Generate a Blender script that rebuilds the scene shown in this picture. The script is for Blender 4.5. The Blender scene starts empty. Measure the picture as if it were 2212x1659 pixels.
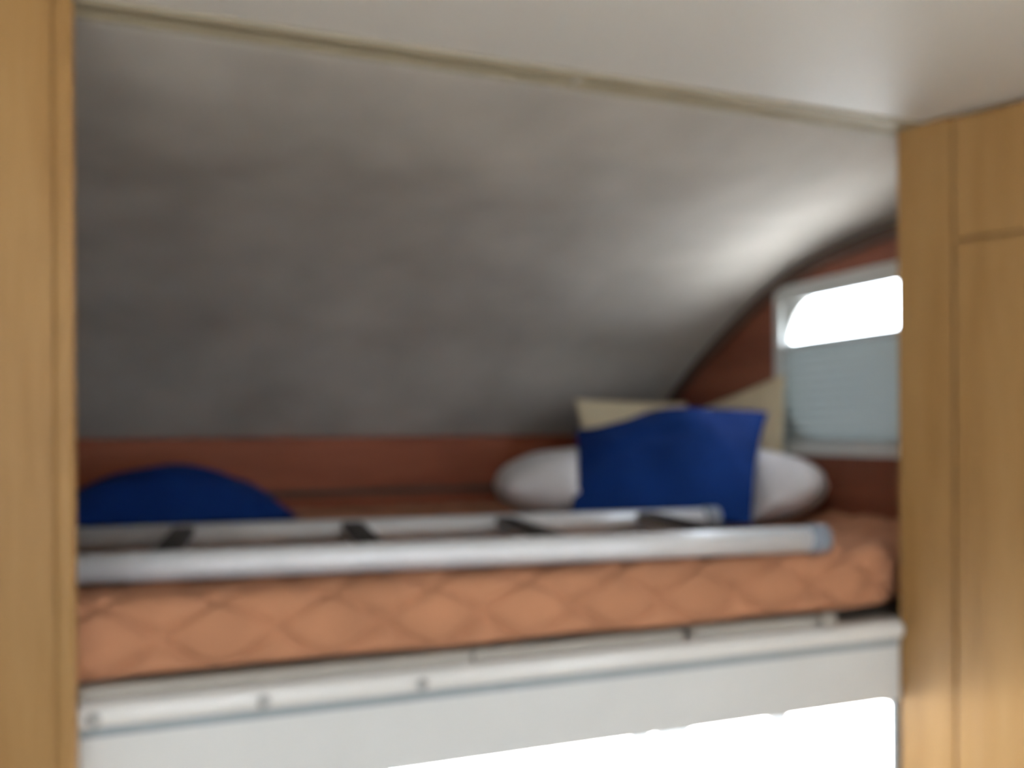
import bpy, bmesh, math, random
from mathutils import Vector, Matrix, noise

random.seed(4)
scene = bpy.context.scene
C = scene.collection

# ------------------------------------------------------------------ camera
# 2212 x 1659 frame, focal length 1990 px, horizon 102 px under the centre
cam = bpy.data.cameras.new('camera')
cam.sensor_fit = 'HORIZONTAL'
cam.sensor_width = 36.0
cam.lens = 36.0 * 1990.0 / 2212.0
cam.shift_y = 102.0 / 2212.0
cam.clip_start = 0.02
cam.dof.use_dof = True            # hand-held phone focused far too close
cam.dof.focus_distance = 0.28
cam.dof.aperture_fstop = 7.5
cam_o = bpy.data.objects.new('camera', cam)
C.objects.link(cam_o)
YAW, ROLL = math.radians(21.3), math.radians(-0.33)
_f = Vector((math.sin(YAW), math.cos(YAW), 0))
_r = Vector((math.cos(YAW), -math.sin(YAW), 0))
_u = Vector((0, 0, 1))
_r2 = _r * math.cos(ROLL) + _u * math.sin(ROLL)
_u2 = _u * math.cos(ROLL) - _r * math.sin(ROLL)
cam_o.matrix_world = Matrix((( _r2.x, _u2.x, -_f.x, 0), (_r2.y, _u2.y, -_f.y, 0),
                             (_r2.z, _u2.z, -_f.z, 0), (0, 0, 0, 1)))
scene.camera = cam_o

# ------------------------------------------------------------------ light
world = bpy.data.worlds.new('overcast_sky')
scene.world = world
world.use_nodes = True
wn = world.node_tree.nodes
wn['Background'].inputs['Color'].default_value = (0.84, 0.91, 1.0, 1)
wn['Background'].inputs['Strength'].default_value = 17.0
sun = bpy.data.lights.new('sun', 'SUN')
sun.energy = 210.0
sun.color = (1.0, .985, .96)
sun.angle = math.radians(6)
sun_o = bpy.data.objects.new('sun', sun)
C.objects.link(sun_o)
sun_o.rotation_euler = Vector((-.05, -.5, -.87)).to_track_quat('-Z', 'Y').to_euler()   # high, from ahead of the vehicle
vs = scene.view_settings
vs.view_transform = 'Standard'
vs.look = 'None'
vs.gamma = 1.0
vs.use_curve_mapping = False
vs.exposure = -0.08
scene.cycles.diffuse_bounces = 4
scene.cycles.max_bounces = 6
scene.cycles.glossy_bounces = 2
scene.cycles.transmission_bounces = 2
scene.cycles.caustics_reflective = False
scene.cycles.caustics_refractive = False

def portal(name, centre, inward, sx, sy):
    """marks a window opening for the sky light that comes through it"""
    l = bpy.data.lights.new(name, 'AREA')
    l.shape = 'RECTANGLE'
    l.size, l.size_y = sx, sy
    l.cycles.is_portal = True
    o = bpy.data.objects.new(name, l)
    C.objects.link(o)
    o.location = centre
    o.rotation_euler = Vector(inward).to_track_quat('-Z', 'Z' if abs(inward[2]) < .9 else 'Y').to_euler()
    return o

# ------------------------------------------------------------------ dimensions (metres, camera at the origin)
XL, XR = -0.85, 1.40          # inner faces of the vehicle's side walls
YF = 1.20                     # line where the sleeping alcove starts
YB = 2.45                     # front wall of the alcove
YREAR = -2.7
ZC, ZF = 0.505, -1.48         # ceiling, floor
ZM = -0.197                    # top of the mattress

# ------------------------------------------------------------------ materials
def new_mat(name):
    m = bpy.data.materials.new(name)
    m.use_nodes = True
    nt = m.node_tree
    return m, nt, nt.nodes['Principled BSDF']

def ramp(nt, stops):
    r = nt.nodes.new('ShaderNodeValToRGB')
    el = r.color_ramp.elements
    el[0].position, el[0].color = stops[0][0], (*stops[0][1], 1)
    el[1].position, el[1].color = stops[-1][0], (*stops[-1][1], 1)
    for p, c in stops[1:-1]:
        e = el.new(p); e.color = (*c, 1)
    return r

def coords(nt, scale=(1, 1, 1)):
    tc = nt.nodes.new('ShaderNodeTexCoord')
    mp = nt.nodes.new('ShaderNodeMapping')
    mp.inputs['Scale'].default_value = scale
    nt.links.new(tc.outputs['Object'], mp.inputs['Vector'])
    return mp

def bump(nt, b, src, strength, dist=0.002):
    n = nt.nodes.new('ShaderNodeBump')
    n.inputs['Strength'].default_value = strength
    n.inputs['Distance'].default_value = dist
    nt.links.new(src, n.inputs['Height'])
    nt.links.new(n.outputs['Normal'], b.inputs['Normal'])

def mat_plain(name, col, rough=.5, metal=0.0, vary=.06, scale=6.0, bmp=0.0, bscale=200, spec=.5):
    m, nt, b = new_mat(name)
    mp = coords(nt)
    nz = nt.nodes.new('ShaderNodeTexNoise')
    nz.inputs['Scale'].default_value = scale
    nz.inputs['Detail'].default_value = 2
    nt.links.new(mp.outputs[0], nz.inputs['Vector'])
    lo = tuple(c * (1 - vary) for c in col); hi = tuple(min(1, c * (1 + vary)) for c in col)
    r = ramp(nt, [(.3, lo), (.7, hi)])
    nt.links.new(nz.outputs['Fac'], r.inputs[0])
    nt.links.new(r.outputs[0], b.inputs['Base Color'])
    b.inputs['Roughness'].default_value = rough
    b.inputs['Metallic'].default_value = metal
    b.inputs['Specular IOR Level'].default_value = spec
    if bmp:
        n2 = nt.nodes.new('ShaderNodeTexNoise')
        n2.inputs['Scale'].default_value = bscale
        n2.inputs['Detail'].default_value = 1
        nt.links.new(mp.outputs[0], n2.inputs['Vector'])
        bump(nt, b, n2.outputs['Fac'], bmp)
    return m

def mat_wood(name, dark, mid, light, axis='Z', rough=.45, scale=1.0):
    m, nt, b = new_mat(name)
    s = {'X': (1.2, 14, 14), 'Y': (14, 1.2, 14), 'Z': (14, 14, 1.2)}[axis]
    mp = coords(nt, tuple(v * scale for v in s))
    n1 = nt.nodes.new('ShaderNodeTexNoise')
    n1.inputs['Scale'].default_value = 1.0
    n1.inputs['Detail'].default_value = 3
    n1.inputs['Distortion'].default_value = .6
    nt.links.new(mp.outputs[0], n1.inputs['Vector'])
    n2 = nt.nodes.new('ShaderNodeTexNoise')
    n2.inputs['Scale'].default_value = 9.0
    n2.inputs['Detail'].default_value = 1
    nt.links.new(mp.outputs[0], n2.inputs['Vector'])
    mx = nt.nodes.new('ShaderNodeMath'); mx.operation = 'MULTIPLY_ADD'
    nt.links.new(n2.outputs['Fac'], mx.inputs[0])
    mx.inputs[1].default_value = .25
    nt.links.new(n1.outputs['Fac'], mx.inputs[2])
    r = ramp(nt, [(.40, dark), (.60, mid), (.85, light)])
    nt.links.new(mx.outputs[0], r.inputs[0])
    nt.links.new(r.outputs[0], b.inputs['Base Color'])
    b.inputs['Roughness'].default_value = rough
    b.inputs['Specular IOR Level'].default_value = .3
    return m

def mat_pane(name):
    m, nt, b = new_mat(name)
    nt.nodes.remove(b)
    out = nt.nodes['Material Output']
    tr = nt.nodes.new('ShaderNodeBsdfTransparent'); tr.inputs[0].default_value = (.95, .97, .97, 1)
    gl = nt.nodes.new('ShaderNodeBsdfGlossy'); gl.inputs['Roughness'].default_value = .03
    lw = nt.nodes.new('ShaderNodeLayerWeight'); lw.inputs['Blend'].default_value = .5
    pw = nt.nodes.new('ShaderNodeMath'); pw.operation = 'POWER'; pw.inputs[1].default_value = 5
    nt.links.new(lw.outputs['Facing'], pw.inputs[0])
    fr = nt.nodes.new('ShaderNodeMath'); fr.operation = 'MULTIPLY_ADD'
    nt.links.new(pw.outputs[0], fr.inputs[0]); fr.inputs[1].default_value = .8; fr.inputs[2].default_value = .06
    mx = nt.nodes.new('ShaderNodeMixShader')
    nt.links.new(fr.outputs[0], mx.inputs[0])
    nt.links.new(tr.outputs[0], mx.inputs[1]); nt.links.new(gl.outputs[0], mx.inputs[2])
    nt.links.new(mx.outputs[0], out.inputs['Surface'])
    return m

def mat_blind(name):
    m, nt, b = new_mat(name)
    nt.nodes.remove(b)
    out = nt.nodes['Material Output']
    df = nt.nodes.new('ShaderNodeBsdfDiffuse'); df.inputs[0].default_value = (.42, .47, .48, 1)
    tl = nt.nodes.new('ShaderNodeBsdfTranslucent'); tl.inputs[0].default_value = (.42, .49, .50, 1)
    mx = nt.nodes.new('ShaderNodeMixShader'); mx.inputs[0].default_value = .018
    mp = coords(nt); nz = nt.nodes.new('ShaderNodeTexNoise'); nz.inputs['Scale'].default_value = 300
    nt.links.new(mp.outputs[0], nz.inputs['Vector'])
    bp = nt.nodes.new('ShaderNodeBump'); bp.inputs['Strength'].default_value = .1
    nt.links.new(nz.outputs['Fac'], bp.inputs['Height'])
    nt.links.new(bp.outputs['Normal'], df.inputs['Normal'])
    nt.links.new(df.outputs[0], mx.inputs[1]); nt.links.new(tl.outputs[0], mx.inputs[2])
    nt.links.new(mx.outputs[0], out.inputs['Surface'])
    return m

M = {}
M['ceiling'] = mat_plain('white_laminate_ceiling', (.83, .815, .785), rough=.5, vary=.03, scale=2)
M['roof'] = mat_plain('grey_white_headliner', (.42, .395, .365), rough=.9, vary=.13, scale=5, bmp=.2, bscale=60, spec=.2)
M['white'] = mat_plain('white_panel', (.70, .715, .72), rough=.4, vary=.03)
M['white_plastic'] = mat_plain('white_plastic_profile', (.78, .78, .77), rough=.25, vary=.02)
M['frame'] = mat_plain('pale_grey_window_plastic', (.72, .745, .735), rough=.4, vary=.03)
M['strip'] = mat_plain('beige_strip_plastic', (.29, .25, .175), rough=.6, vary=.08, scale=12)
M['edging'] = mat_plain('dark_brown_edging', (.09, .05, .035), rough=.7)
M['maple'] = mat_wood('golden_maple_veneer', (.235, .126, .038), (.295, .165, .057), (.345, .205, .080), 'Z', .42)
M['mahogany'] = mat_wood('red_brown_veneer', (.20, .050, .022), (.28, .078, .035), (.34, .105, .05), 'X', .6)
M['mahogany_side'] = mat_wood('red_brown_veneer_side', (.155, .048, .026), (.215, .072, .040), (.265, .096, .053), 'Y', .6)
M['mattress'] = mat_plain('rust_orange_quilt', (.43, .207, .118), rough=.9, vary=.10, scale=9, bmp=.3, bscale=350, spec=.2)
M['deck'] = mat_plain('grey_primed_plywood', (.36, .34, .31), rough=.7, vary=.08, scale=10)
M['alu'] = mat_plain('pale_painted_aluminium', (.76, .78, .82), rough=.32, metal=.15, vary=.03, scale=20)
M['tread'] = mat_plain('dark_grey_tread_plastic', (.045, .04, .04), rough=.6, vary=.1, scale=60)
M['cap'] = mat_plain('grey_blue_plastic_cap', (.22, .26, .33), rough=.5)
M['rail_shade'] = mat_plain('blue_grey_rail_shade', (.30, .35, .39), rough=.5)  # colour of the shadow line under the front rail
M['screw'] = mat_plain('screw_steel', (.45, .47, .49), rough=.35, metal=.8)
M['blue'] = mat_plain('royal_blue_cotton', (.004, .024, .135), rough=.85, vary=.14, scale=8, bmp=.25, bscale=400, spec=.1)
M['pillow'] = mat_plain('white_cotton', (.66, .64, .66), rough=.9, vary=.04, scale=8, bmp=.25, bscale=300, spec=.2)
M['cream'] = mat_plain('cream_cotton', (.76, .655, .46), rough=.9, vary=.06, scale=8, bmp=.25, bscale=300, spec=.2)
M['pane'] = mat_pane('acrylic_pane')
M['blind'] = mat_blind('grey_blind_fabric')
M['wall'] = mat_plain('beige_wall_panel', (.62, .58, .51), rough=.5, vary=.04, scale=3)
M['floor'] = mat_wood('brown_vinyl_floor', (.26, .22, .17), (.33, .29, .23), (.38, .34, .28), 'Y', .5, .6)
M['cab'] = mat_plain('pale_grey_cab_trim', (.60, .61, .61), rough=.6, vary=.05)
M['cab_dark'] = mat_plain('grey_cab_door_trim', (.20, .22, .24), rough=.6, vary=.05)
M['ground'] = mat_plain('pale_gravel', (.54, .545, .54), rough=.95, vary=.15, scale=3)

# ------------------------------------------------------------------ helpers
def link(name, me, mat=None, parent=None, smooth=False):
    if mat: me.materials.append(M[mat])
    if smooth:
        for p in me.polygons: p.use_smooth = True
    o = bpy.data.objects.new(name, me)
    C.objects.link(o)
    if parent: o.parent = parent
    return o

def tag(o, label=None, cat=None, group=None, kind=None):
    if label: o['label'] = label
    if cat: o['category'] = cat
    if group: o['group'] = group
    if kind: o['kind'] = kind
    return o

def struct(o, label=None):
    o['kind'] = 'structure'
    if label: o['label'] = label
    return o

def empty(name, loc):
    o = bpy.data.objects.new(name, None)
    C.objects.link(o)
    o.location = loc
    return o

def box_bm(bm, lo, hi, bevel=0.0, seg=2):
    r = bmesh.ops.create_cube(bm, size=1.0)
    vs_ = r['verts']
    for v in vs_:
        v.co = Vector(((lo[i] + hi[i]) / 2 + v.co[i] * (hi[i] - lo[i]) for i in range(3)))
    if bevel:
        es = list({e for v in vs_ for e in v.link_edges})
        bmesh.ops.bevel(bm, geom=es, offset=bevel, segments=seg, affect='EDGES', profile=.5)

def box(name, lo, hi, mat, parent=None, bevel=0.0, seg=2, org=None):
    """a box in world coordinates; its origin is put at the parent or at its own centre"""
    bm = bmesh.new()
    box_bm(bm, lo, hi, bevel, seg)
    return finish(name, bm, mat, parent)

def finish(name, bm, mat, parent=None, smooth=False, xform=None):
    org = parent.matrix_world.translation if parent else None
    if parent:
        # parents are unrotated empties or meshes at a known location
        p = parent; org = Vector((0, 0, 0))
        while p: org += p.location; p = p.parent
    else:
        cs = [v.co for v in bm.verts]
        org = Vector(((min(c.x for c in cs) + max(c.x for c in cs)) / 2,
                      (min(c.y for c in cs) + max(c.y for c in cs)) / 2, min(c.z for c in cs)))
    if xform: bm.transform(xform)
    bm.transform(Matrix.Translation(-org))
    bmesh.ops.recalc_face_normals(bm, faces=bm.faces)
    me = bpy.data.meshes.new(name)
    bm.to_mesh(me); bm.free()
    o = link(name, me, mat, parent, smooth)
    if not parent: o.location = org
    return o

def slab(name, axis, at, thick, ext, holes, mat, parent=None):
    """wall / floor / ceiling slab with rectangular openings; axis is the normal, ext=(a0,a1,b0,b1)"""
    a0, a1, b0, b1 = ext
    As = sorted({a0, a1, *[h[0] for h in holes], *[h[1] for h in holes]})
    Bs = sorted({b0, b1, *[h[2] for h in holes], *[h[3] for h in holes]})
    bm = bmesh.new()
    vid = {}
    ia, ib = [i for i in range(3) if i != axis]
    def V(a, b, k):
        key = (a, b, k)
        if key not in vid:
            c = [0, 0, 0]; c[ia] = a; c[ib] = b; c[axis] = at + thick * k
            vid[key] = bm.verts.new(c)
        return vid[key]
    solid = {}
    for i in range(len(As) - 1):
        for j in range(len(Bs) - 1):
            ca, cb = (As[i] + As[i + 1]) / 2, (Bs[j] + Bs[j + 1]) / 2
            solid[i, j] = not any(h[0] < ca < h[1] and h[2] < cb < h[3] for h in holes)
    for (i, j), s in solid.items():
        if not s: continue
        q = [(As[i], Bs[j]), (As[i + 1], Bs[j]), (As[i + 1], Bs[j + 1]), (As[i], Bs[j + 1])]
        for k in (0, 1): bm.faces.new([V(a, b, k) for a, b in q])
        for e, (di, dj) in enumerate(((0, -1), (1, 0), (0, 1), (-1, 0))):
            if not solid.get((i + di, j + dj), False):
                p, r = q[e], q[(e + 1) % 4]
                bm.faces.new([V(*p, 0), V(*r, 0), V(*r, 1), V(*p, 1)])
    return finish(name, bm, mat, parent)

def tube_bm(bm, pts, r, n=16, cap=True):
    pts = [Vector(p) for p in pts]
    rings = []
    up = None
    for i, p in enumerate(pts):
        t = (pts[min(i + 1, len(pts) - 1)] - pts[max(i - 1, 0)]).normalized()
        if up is None:
            up = Vector((0, 0, 1)) if abs(t.z) < .9 else Vector((1, 0, 0))
        a = t.cross(up).normalized(); up = a.cross(t).normalized()
        rr = r[i] if isinstance(r, (list, tuple)) else r
        rings.append([bm.verts.new(p + rr * (a * math.cos(2 * math.pi * k / n) + up * math.sin(2 * math.pi * k / n))) for k in range(n)])
    for A, B in zip(rings, rings[1:]):
        for k in range(n):
            bm.faces.new([A[k], A[(k + 1) % n], B[(k + 1) % n], B[k]])
    if cap:
        bm.faces.new(rings[0][::-1]); bm.faces.new(rings[-1])

def tube(name, pts, r, mat, parent=None, n=16, smooth=True):
    bm = bmesh.new(); tube_bm(bm, pts, r, n)
    return finish(name, bm, mat, parent, smooth)

def rrect(a0, a1, b0, b1, r, n=8):
    out = []
    for cx, cy, t0 in ((a1 - r, b1 - r, 0), (a0 + r, b1 - r, 90), (a0 + r, b0 + r, 180), (a1 - r, b0 + r, 270)):
        for k in range(n + 1):
            t = math.radians(t0 + 90 * k / n)
            out.append((cx + r * math.cos(t), cy + r * math.sin(t)))
    return out

def ring(name, axis, x0, x1, outer, inner, mat, parent=None):
    """a frame: two outlines with the same number of points, between two depths"""
    bm = bmesh.new(); n = len(outer)
    ia, ib = [i for i in range(3) if i != axis]
    def mk(o, x):
        vs_ = []
        for a, b in o:
            c = [0, 0, 0]; c[ia] = a; c[ib] = b; c[axis] = x
            vs_.append(bm.verts.new(c))
        return vs_
    o0, o1, i0, i1 = mk(outer, x0), mk(outer, x1), mk(inner, x0), mk(inner, x1)
    for k in range(n):
        j = (k + 1) % n
        bm.faces.new([o0[k], o0[j], i0[j], i0[k]]); bm.faces.new([o1[k], i1[k], i1[j], o1[j]])
        bm.faces.new([o0[k], o1[k], o1[j], o0[j]]); bm.faces.new([i0[k], i0[j], i1[j], i1[k]])
    return finish(name, bm, mat, parent)

def interp(tab, y):
    """smooth (Catmull-Rom) interpolation of a table of (y, z)"""
    if y <= tab[0][0]: return tab[0][1]
    if y >= tab[-1][0]: return tab[-1][1]
    for i in range(len(tab) - 1):
        if tab[i][0] <= y <= tab[i + 1][0]:
            x0, y0 = tab[i]; x1, y1 = tab[i + 1]; h = x1 - x0; t = (y - x0) / h
            m0 = (y1 - tab[i - 1][1]) / (x1 - tab[i - 1][0]) if i else (y1 - y0) / h
            m1 = (tab[i + 2][1] - y0) / (tab[i + 2][0] - x0) if i + 2 < len(tab) else (y1 - y0) / h
            return ((2*t**3 - 3*t*t + 1) * y0 + (t**3 - 2*t*t + t) * h * m0 + (-2*t**3 + 3*t*t) * y1 + (t**3 - t*t) * h * m1)

# ------------------------------------------------------------------ the setting: living area behind the camera
struct(slab('floor', 2, ZF, -.05, (XL - .04, XR + .04, YREAR - .04, 3.0), [], 'floor'), 'brown vinyl floor of the motorhome')
HATCH = (0.13, .47, -.97, -.63)  # unseen roof hatch, size tuned for the fill light
struct(slab('ceiling', 2, ZC, .03, (XL - .04, XR + .04, YREAR - .04, YF), [HATCH], 'ceiling'), 'white laminate ceiling of the living area')
WR = (-1.00, -.38, -.47, .02)      # unseen living window, right wall, sized for fill light (y0,y1,z0,z1)
WL = (-1.50, -.82, -.47, .02)      # unseen living window, left wall, also sized for fill
WW = (1.245, 1.815, -.050, .330)   # alcove window opening
CW = (1.212, 1.905, -.98, -.462)     # cab door window opening
struct(slab('wall_right', 0, XR, .04, (YREAR, YF, ZF, ZC), [WR], 'wall'), 'beige right wall of the living area')
struct(slab('wall_left', 0, XL, -.04, (YREAR, YF, ZF, ZC), [WL], 'wall'), 'beige left wall of the living area')
struct(slab('wall_rear', 1, YREAR, -.04, (XL, XR, ZF, ZC), [(0, .70, -.40, .10)], 'wall'), 'beige rear wall behind the camera')  # rear window opening is unseen, cut to let in fill light
portal('portal_right', (XR + .02, (WR[0] + WR[1]) / 2, (WR[2] + WR[3]) / 2), (-1, 0, 0), WR[1] - WR[0], WR[3] - WR[2])
portal('portal_left', (XL - .02, (WL[0] + WL[1]) / 2, (WL[2] + WL[3]) / 2), (1, 0, 0), WL[1] - WL[0], WL[3] - WL[2])
portal('portal_hatch', ((HATCH[0] + HATCH[1]) / 2, (HATCH[2] + HATCH[3]) / 2, ZC + .02), (0, 0, -1), .34, .34)
portal('portal_alcove', (XR + .03, (WW[0] + WW[1]) / 2, (WW[2] + WW[3]) / 2), (-1, 0, 0), WW[1] - WW[0], WW[3] - WW[2])
gr = struct(slab('ground', 2, -2.1, -.05, (-12, 12, -12, 12), [], 'ground'), 'pale gravel ground outside')

# alcove shell
EDGE = [(1.18, .425), (1.457, .410), (1.563, .400), (1.695, .382), (1.794, .358), (1.901, .318), (2.061, .243), (2.196, .167), (2.319, .085), (2.47, -.034)]
MID = [(1.18, .503), (1.30, .474), (1.457, .443), (1.695, .406), (1.90, .344), (2.061, .270), (2.196, .200), (2.319, .100), (2.47, -.030)]
def roof_z(x, y):
    e, m = interp(EDGE, y), interp(MID, y)
    w = .12
    d = max(0, (x - (XR - w)) / w, ((XL + w) - x) / w)
    return m - (m - e) * min(1.1, d) ** 2.2
bm = bmesh.new()
NX, NY = 96, 60
g = []
for j in range(NY + 1):
    y = 1.205 + (2.462 - 1.205) * j / NY
    row = []
    for i in range(NX + 1):
        x = XL - .02 + (XR - XL + .04) * i / NX
        z = roof_z(x, y)
        f = min(1, (y - 1.2) / .15) * min(1, max(0, (2.46 - y) / .1))
        z += f * .006 * noise.noise(Vector((x * 3.1, y * 4.0, 1.7))) + f * .003 * noise.noise(Vector((x * 9, y * 11, 5.1)))
        row.append(bm.verts.new((x, y, z)))
    g.append(row)
g2 = [[bm.verts.new(v.co + Vector((0, .012, .03))) for v in row] for row in g]
for j in range(NY):
    for i in range(NX):
        bm.faces.new([g[j][i], g[j][i + 1], g[j + 1][i + 1], g[j + 1][i]])
        bm.faces.new([g2[j][i], g2[j + 1][i], g2[j + 1][i + 1], g2[j][i + 1]])
for j in range(NY):
    bm.faces.new([g[j][0], g[j + 1][0], g2[j + 1][0], g2[j][0]]); bm.faces.new([g[j][NX], g2[j][NX], g2[j + 1][NX], g[j + 1][NX]])
for i in range(NX):
    bm.faces.new([g[0][i], g2[0][i], g2[0][i + 1], g[0][i + 1]]); bm.faces.new([g[NY][i], g[NY][i + 1], g2[NY][i + 1], g2[NY][i]])
struct(finish('ceiling_alcove', bm, 'roof', None, True), 'grey padded headliner sloping down over the bunk')
struct(slab('wall_front', 1, YB, .03, (XL, XR, -.46, .06), [], 'mahogany'), 'red-brown wooden board along the front of the bunk')
struct(slab('wall_alcove_right', 0, XR, .03, (1.20, YB + .03, -.46, .50), [WW], 'mahogany_side'), 'red-brown wooden side wall around the small window')
struct(slab('wall_alcove_left', 0, XL, -.03, (1.20, YB + .03, -.46, .50), [], 'mahogany_side'), 'red-brown wooden side wall of the bunk')
# dark strip painting in the shaded gap behind the mattress
tag(struct(box('gap_shade', (XL, YB - .012, -.168), (XR, YB, -.152), 'edging', None, .003)), 'thin dark strip for the shaded gap low along the red-brown front board')

# dark brown tube where headliner and side wall meet
pp = [(XR - .006, 1.22 + (2.44 - 1.22) * k / 40) for k in range(41)]
struct(tube('trim_2', [(x, y, roof_z(XR, y) - .010) for x, y in pp], .015, 'edging', None, 8), 'dark brown edging between headliner and side wall')
# joint strip across the ceiling
tr = struct(empty('trim_1', (.55, YF, ZC)), 'beige joint strip across the ceiling where the bunk begins')
box('strip', (-.80, YF - .030, ZC - .006), (XR, YF + .006, ZC + .004), 'strip', tr, .003)
box('strip_lip', (-.80, YF - .002, ZC - .012), (XR, YF + .008, ZC - .005), 'strip', tr, .002)
box('joint_clip', (.560, YF - .025, ZC - .008), (.570, YF + .004, ZC - .004), 'deck', tr, .002)

# alcove window
w1 = struct(empty('window_1', (XR, 1.58, -.055)), 'small side window with a grey blind pulled up from below')
out = rrect(1.230, 1.826, -.058, .337, .012)
inn = rrect(1.258, 1.800, -.028, .298, .010)
ring('frame', 0, XR - .014, XR - .006, out, inn, 'frame', w1)
ring('rubber_surround', 0, XR + .001, XR + .010, rrect(1.24, 1.82, -.05, .33, .012), rrect(1.268, 1.790, -.020, .304, .105), 'frame', w1)
bm = bmesh.new()
o_ = [bm.verts.new((XR + .014, a, b)) for a, b in rrect(1.26, 1.80, -.03, .31, .08)]
bm.faces.new(o_)
finish('pane', bm, 'pane', w1)
# pleated blind
bm = bmesh.new()
npl = 22; z0, z1 = -.028, .194
for k in range(npl + 1):
    z = z0 + (z1 - z0) * k / npl
    x = XR + (-.005 if k % 2 else .000)
    a = bm.verts.new((x, 1.258, z)); b = bm.verts.new((x, 1.800, z))
    if k: bm.faces.new([pa, pb, b, a])
    pa, pb = a, b
bl = finish('blind', bm, 'blind', w1)
box('blind_bar', (XR - .008, 1.258, .190), (XR + .000, 1.800, .202), 'frame', w1, .002)

# ------------------------------------------------------------------ cab under the bunk
cabw = 1.15
struct(slab('wall_cab_right', 0, cabw, .05, (1.203, 2.12, ZF, -.455), [CW, (1.985, 2.10, -.98, -.462)], 'cab_dark'), 'grey cab door below the bunk')
cd = struct(empty('window_2', (cabw, 1.66, -.98)), 'overexposed cab door window under the bunk')
box('divider', (cabw + .010, 1.518, -.98), (cabw + .035, 1.558, -.462), 'cab_dark', cd, .003)
bm = bmesh.new(); bm.faces.new([bm.verts.new((cabw + .03, a, b)) for a, b in ((1.212, -.98), (1.905, -.98), (1.905, -.462), (1.212, -.462))])
finish('pane', bm, 'pane', cd)
struct(slab('wall_cab_left', 0, -.60, -.05, (1.203, 2.12, ZF, -.455), [CW, (1.985, 2.10, -.98, -.462)], 'cab'), 'pale left cab door below the bunk')
# windscreen, raked
ws = struct(empty('window_3', (.275, 2.12, -.46)), 'overexposed windscreen under the bunk')
bm = bmesh.new(); bm.faces.new([bm.verts.new(c) for c in ((-.6, 2.12, -.46), (1.15, 2.12, -.46), (1.15, 2.16, -1.0), (-.6, 2.16, -1.0))])
finish('pane', bm, 'pane', ws)
struct(slab('wall_dashboard', 1, 2.16, .05, (-.65, 1.2, ZF, -1.0), [], 'cab'), 'cab bulkhead under the windscreen')
struct(slab('wall_bounce_shelf', 2, -1.02, -.03, (-.6, 1.15, 1.72, 2.16), [], 'cab'), 'unseen pale shelf added to bounce sun up into the cab')  # unseen reflector, added to throw sunlight onto the lower wardrobe
portal('portal_cab_right', (cabw + .045, 1.66, -.72), (-1, 0, 0), .88, .52)

# ------------------------------------------------------------------ bunk: base, boards, rail
bb = tag(empty('bunk_platform', (.5, YF, -.455)), 'white bunk platform with rounded front rail above the bright cab windows', 'bunk platform')
box('fascia_panel', (-.083, YF - .004, -.452), (1.158, YF + .014, -.340), 'white', bb, .003)
box('underside_panel', (XL, YF + .014, -.455), (XR, YB + .05, -.440), 'white', bb)
box('slab', (XL, YF + .014, -.440), (XR, YB, -.3185), 'deck', bb)
# rounded front rail: profile swept along x
prof = [(YF + .014, -.3165), (YF - .004, -.3165), (YF - .012, -.319), (YF - .018, -.325), (YF - .019, -.333), (YF - .016, -.342),
        (YF - .010, -.347), (YF - .004, -.3485), (YF + .014, -.3485)]
bm = bmesh.new()
A = [bm.verts.new((-.082, y, z)) for y, z in prof]; B = [bm.verts.new((1.152, y, z)) for y, z in prof]
for k in range(len(prof)):
    bm.faces.new([A[k], A[(k + 1) % len(prof)], B[(k + 1) % len(prof)], B[k]])
bm.faces.new(A[::-1]); bm.faces.new(B)
finish('front_rail', bm, 'white_plastic', bb)
box('rail_shade_strip', (-.082, YF - .007, -.360), (1.152, YF + .010, -.3485), 'rail_shade', bb, .002)  # strip coloured as the shade beneath the rail
for sx in (-.066, .127, .331):
    bm = bmesh.new()
    tube_bm(bm, [(sx, YF - .016, -.335), (sx, YF - .021, -.335), (sx, YF - .0235, -.335)], [.0085, .0085, .005], 14)
    finish('screw', bm, 'screw', bb)
for k, (x0, x1, zt, yf) in enumerate(((-.082, .405, -.300, .000), (.409, .742, -.301, .004), (.758, 1.012, -.2995, .002))):
    box('deck_board', (x0, YF - .006 + yf, -.3160), (x1, YF + .35, zt), 'deck', bb, .002)
box('deck_board', (.985, YF - .022, -.314), (1.014, YF - .012, -.292), 'deck', bb, .004)

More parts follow.
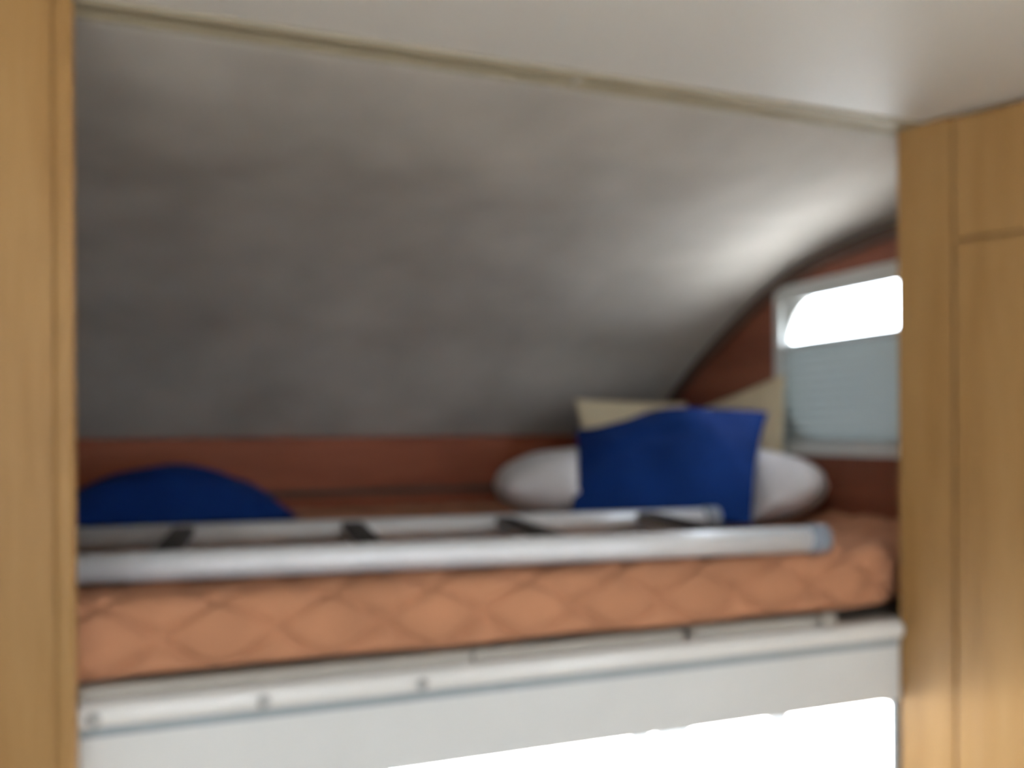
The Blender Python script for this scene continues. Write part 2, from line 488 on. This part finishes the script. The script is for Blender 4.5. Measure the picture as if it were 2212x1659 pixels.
# ------------------------------------------------------------------ mattress with quilted diamonds
def mattress():
    t = .103; R1, R2 = .038, .020
    path = []
    zt, zb = ZM, -.2985
    y0 = YF - .003
    n = 8
    for k in range(6): path.append((y0 + .45 - .43 * k / 5, zb, 0, -1))
    for k in range(1, n + 1):
        a = math.radians(90 * k / n)
        path.append((y0 + R2 - R2 * math.sin(a), zb + R2 - R2 * math.cos(a), -math.sin(a), -math.cos(a)))
    m = 22
    for k in range(1, m):
        path.append((y0, zb + R2 + (zt - R1 - zb - R2) * k / m, -1, 0))
    for k in range(n + 5):
        a = math.radians(90 * k / (n + 4))
        path.append((y0 + R1 - R1 * math.cos(a), zt - R1 + R1 * math.sin(a), -math.cos(a), math.sin(a)))
    m = 110
    yend = YB - .02
    for k in range(1, m + 1):
        path.append((y0 + R1 + (yend - y0 - R1) * k / m, zt, 0, 1))
    path.append((yend + .008, zt - .02, 1, 0)); path.append((yend + .008, zb, 1, 0))
    s = [0]
    for a, b in zip(path, path[1:]): s.append(s[-1] + math.hypot(b[0] - a[0], b[1] - a[1]))
    # arc length measured from mid height of the front face
    mid = min((abs(p[1] + .250) + (0 if p[2] < -.99 else 9), q) for p, q in zip(path, s))[1]
    x0, x1 = XL + .01, XR - .012
    NXm = 400
    bm = bmesh.new(); rows = []
    for i in range(NXm + 1):
        x = x0 + (x1 - x0) * i / NXm
        row = []
        for (y, z, ny, nz), q in zip(path, s):
            u = (x - .006) / .140; v = (q - mid) / .104
            def gr(c):
                d = abs(c - round(c)); return math.exp(-(d / .06) ** 2)
            a, b = gr(u + v), gr(u - v)
            puff = (1 - max(a, b)); cell = abs(math.sin(math.pi * (u + v)) * math.sin(math.pi * (u - v)))
            d = .007 * puff + .007 * cell ** .5 - .011
            if z < zb + .012 and ny > -.7: d = 0
            d += -.004 + .004 * noise.noise(Vector((x * 5, y * 5, z * 5)))
            plan = .045 * max(0, (x - 1.05) / .16) ** 2 if x < 1.21 else .045
            swell = .022 * math.exp(-((x - 1.36) / .10) ** 2) * (1 if nz > .3 else 0)
            row.append(bm.verts.new((x, y + ny * d + plan * (1 if y < YF + .06 else max(0, 1 - (y - YF - .06) / .2)), z + nz * d + swell * min(1, max(0, (y - YF - .1) / .15)))))
        rows.append(row)
    for A, B in zip(rows, rows[1:]):
        for k in range(len(A) - 1): bm.faces.new([A[k], A[k + 1], B[k + 1], B[k]])
    for row in (rows[0], rows[-1]): bm.faces.new(row)
    return bm
mt = finish('mattress', mattress(), 'mattress', None, True)
tag(mt, 'rust-orange mattress quilted in diamonds filling the bunk', 'mattress')

# ------------------------------------------------------------------ ladder lying on the mattress
lad = tag(empty('bunk_ladder', (.5, 1.43, ZM)), 'aluminium bunk ladder with dark treads lying flat along the mattress', 'ladder')
ang = math.radians(6.0)
dl = Vector((-math.cos(ang), math.sin(ang), 0)); dw = Vector((math.sin(ang), math.cos(ang), 0))
E0 = Vector((1.012, 1.207, -.1765)); Wd = .365; LEN = 1.42
for k in (0, 1):
    st = E0 + dw * Wd * k
    r = .0205
    tube('rail', [st + dl * .012, st + dl * .4, st + dl * .8, st + dl * LEN], r, 'alu', lad, 24)
    tube('end_cap', [st - dl * .004, st - dl * .001, st + dl * .028, st + dl * .032], [.015, .0225, .0235, .021], 'cap', lad, 20)
    tube('end_cap', [st + dl * (LEN - .03), st + dl * (LEN - .028), st + dl * (LEN + .006), st + dl * (LEN + .01)], [.021, .0235, .0225, .015], 'cap', lad, 20)
for sdist in (.165, .445, .725, 1.005, 1.285):
    a = E0 + dl * sdist + dw * .010; b = E0 + dl * sdist + dw * (Wd - .010)
    rg = tube('rung', [a, b], .0135, 'alu', lad, 14)
    # ribbed tread clipped on the rung
    bm = bmesh.new()
    L = Wd - .045
    Rm = Matrix.Translation(E0 + dl * sdist + dw * Wd / 2) @ Matrix.Rotation(-ang, 4, 'Z')
    bm2 = bmesh.new()
    box_bm(bm, (-.018, -L / 2, .006), (.018, L / 2, .0165), .004)
    for q in range(5):
        xx = -.014 + .007 * q
        box_bm(bm, (xx - .0018, -L / 2 + .006, .0165), (xx + .0018, L / 2 - .006, .019))
    bm2.free()
    bm.transform(Rm)
    finish('tread', bm, 'tread', rg)

# ------------------------------------------------------------------ cushions
def cushion(name, c4, thick, mat, label, cat, group=None, n=44, concave=.05, rounding=0.0, power=.55, eu=2, ev=2, seed=0, fold=.006, extra=None, sides=(1, 1)):
    """soft cushion between four corner points (bottom-left, bottom-right, top-right, top-left)"""
    c = [Vector(p) for p in c4]
    bm = bmesh.new()
    nrm0 = ((c[1] - c[0]).cross(c[3] - c[0])).normalized()
    front, back = [], []
    for j in range(n + 1):
        rf, rb = [], []
        for i in range(n + 1):
            u, v = -1 + 2 * i / n, -1 + 2 * j / n
            # denser towards the rim
            u = math.sin(u * math.pi / 2) * .5 + u * .5; v = math.sin(v * math.pi / 2) * .5 + v * .5
            uu = u * (1 - concave * (1 - v * v) * abs(u) ** 3)
            vv = v * (1 - concave * (1 - u * u) * abs(v) ** 3)
            if rounding:
                ru = u * math.sqrt(1 - v * v / 2); rv = v * math.sqrt(1 - u * u / 2)
                uu = uu * (1 - rounding) + ru * rounding; vv = vv * (1 - rounding) + rv * rounding
            a, b = (uu + 1) / 2, (vv + 1) / 2
            p = c[0] * (1 - a) * (1 - b) + c[1] * a * (1 - b) + c[2] * a * b + c[3] * (1 - a) * b
            prof = max(0, (1 - abs(u) ** eu) * (1 - abs(v) ** ev)) ** power
            k = .5 * thick * prof
            w = noise.noise(Vector((u * 1.6 + seed, v * 1.6, seed * 2.3))) * fold + noise.noise(Vector((u * 3.7, v * 3.7 + seed, seed))) * fold * .5
            # creases running in from the corners
            w += fold * .5 * math.sin(9 * math.atan2(v, u) + seed) * (u * u * v * v) ** .5 * prof ** .3
            pf = p + nrm0 * (k * sides[0] + w * prof ** .5); pb = p - nrm0 * (k * sides[1] - w * .5 * prof ** .5)
            if extra: pf, pb = extra(u, v, pf, 1), extra(u, v, pb, -1)
            rim = i in (0, n) or j in (0, n)
            vf = bm.verts.new(pf if not rim else (extra(u, v, p, 0) if extra else p))
            rf.append(vf); rb.append(vf if rim else bm.verts.new(pb))
        front.append(rf); back.append(rb)
    for j in range(n):
        for i in range(n):
            bm.faces.new([front[j][i], front[j][i + 1], front[j + 1][i + 1], front[j + 1][i]])
            bm.faces.new([back[j][i], back[j + 1][i], back[j + 1][i + 1], back[j][i + 1]])
    o = finish(name, bm, mat, None, True)
    return tag(o, label, cat, group)

def keep_above(zmin):
    def f(u, v, p, s):
        if p.z < zmin: p = Vector((p.x, p.y, zmin + (zmin - p.z) * -.02))
        return p
    return f

# long white pillow, lying across the right end of the bunk
ax = Vector((.857, -.515, 0)); dp = Vector((.515, .857, 0)); cc = Vector((1.050, 1.805, 0))
def rect(cc, ax, dp, hl, hd, z):
    return [cc - ax * hl - dp * hd + Vector((0, 0, z)), cc + ax * hl - dp * hd + Vector((0, 0, z)),
            cc + ax * hl + dp * hd + Vector((0, 0, z)), cc - ax * hl + dp * hd + Vector((0, 0, z))]
B4 = [Vector(q) for q in ((.772, 1.676, -.180), (1.116, 1.545, -.190), (1.267, 1.665, .106), (.898, 1.905, .008))]
BC = sum(B4, Vector()) / 4
BN = ((B4[1] - B4[0]).cross(B4[3] - B4[0])).normalized()
BU = (B4[1] - B4[0] + B4[2] - B4[3]).normalized()
BV = BN.cross(BU)
def white_dent(u, v, p, s):
    a = (p - BC).dot(BU) / .19; b = (p - BC).dot(BV) / .165
    d = (p - BC).dot(BN)
    lim = -.075 * max(0, (1 - min(1, abs(a)) ** 4) * (1 - min(1, abs(b)) ** 4)) ** .6 - .004
    soft = max(0, min(1, (1.45 - abs(a)) / .45))
    if d > lim and soft > 0: p = p - BN * (d - lim) * soft
    return p if p.z > ZM + .002 else Vector((p.x, p.y, ZM + .002))
cushion('white_pillow', rect(cc, ax, dp, .365, .215, -.120), .165, 'pillow', 'long white pillow lying under the upright royal blue cushion', 'pillow',
        rounding=.55, concave=.0, power=.5, eu=4, ev=2.5, seed=3, fold=.008, extra=white_dent)
# blue cushion leaning on the white pillow
def blue_bend(u, v, p, s):
    p = p + Vector((0, 0, -.020 * math.exp(-((u + .62) / .3) ** 2) * max(0, v) ** 3))
    q = max(0, .85 * u + .65 * v - .42)
    p = p - BN * .075 * q ** 1.2
    return p if p.z > ZM + .003 else Vector((p.x, p.y, ZM + .003))
cushion('blue_cushion', B4, .115, 'blue',
        'royal blue cushion leaning against the long white pillow', 'cushion', 'royal blue cushions', seed=7, concave=.05, fold=.012, extra=blue_bend)
# blue cushion lying flat at the left
cushion('blue_cushion', [(-.215, 1.80, -.165), (.285, 1.88, -.172), (.285, 2.24, -.172), (-.215, 2.20, -.165)], .200, 'blue',
        'royal blue cushion lying flat beside the golden wooden panel', 'cushion', 'royal blue cushions', seed=11, concave=.08, fold=.014, power=.85, extra=keep_above(ZM + .003))
# two cream cushions in the corner
cushion('cream_cushion', [(1.030, 2.10, -.180), (1.300, 2.02, -.180), (1.350, 2.155, .075), (1.066, 2.262, .086)], .07, 'cream',
        'cream cushion standing against the front board behind the blue cushion', 'cushion', 'cream cushions in the bunk corner', seed=15, concave=.03, fold=.005, extra=keep_above(ZM + .003))
cushion('cream_cushion', [(1.335, 2.13, -.185), (1.345, 1.745, -.185), (1.368, 1.765, .130), (1.368, 2.165, .048)], .05, 'cream',
        'cream cushion standing against the side wall beside the small window', 'cushion', 'cream cushions in the bunk corner', seed=19, concave=.02, fold=.004, extra=keep_above(ZM + .003))

# ------------------------------------------------------------------ left cupboard
lc = tag(empty('tall_cupboard', (-.45, 1.18, ZF)), 'golden wooden tall cupboard at the left of the bunk', 'cupboard')
box('front_panel', (XL, 1.158, ZF), (-.102, 1.176, ZC - .008), 'maple', lc, .001)
bm = bmesh.new(); box_bm(bm, (-.105, 1.152, ZF), (-.082, 1.180, ZC - .004), .008, 4)
finish('edge_post', bm, 'maple', lc)
# ------------------------------------------------------------------ right wardrobe, its front turned towards the room
wd = tag(empty('wardrobe', (1.28, .95, ZF)), 'golden wooden wardrobe with a flap door at the right of the bunk', 'wardrobe')
P0 = Vector((1.160, 1.200, 0)); dd = Vector((.385, -.923, 0)).normalized(); nn = Vector((-dd.y, dd.x, 0)) * -1   # nn points into the room
if nn.x > 0: nn = -nn
Wm = Matrix(((dd.x, nn.x, 0, P0.x), (dd.y, nn.y, 0, P0.y), (0, 0, 1, 0), (0, 0, 0, 1)))
def wbox(name, s0, s1, n0, n1, z0, z1, bev, parent):
    bm = bmesh.new(); box_bm(bm, (s0, n0, z0), (s1, n1, z1), bev, 3); bm.transform(Wm)
    return finish(name, bm, 'maple', parent)
WLEN = .615
wbox('carcass_front', .012, WLEN, -.020, -.006, ZF, ZC - .004, 0, wd)
wbox('corner_stile', .000, .0905, -.016, .000, ZF, ZC - .003, .004, wd)
wbox('flap_door', .0935, WLEN, -.006, .003, .301, ZC - .012, .002, wd)
dr = wbox('door', .0935, WLEN, -.006, .003, -1.40, .296, .002, wd)
wbox('raised_panel', .125, WLEN - .05, .002, .0045, -1.33, .255, .002, dr)
box('side_panel', (1.172, 1.186, ZF), (XR, 1.202, ZC - .004), 'maple', wd)
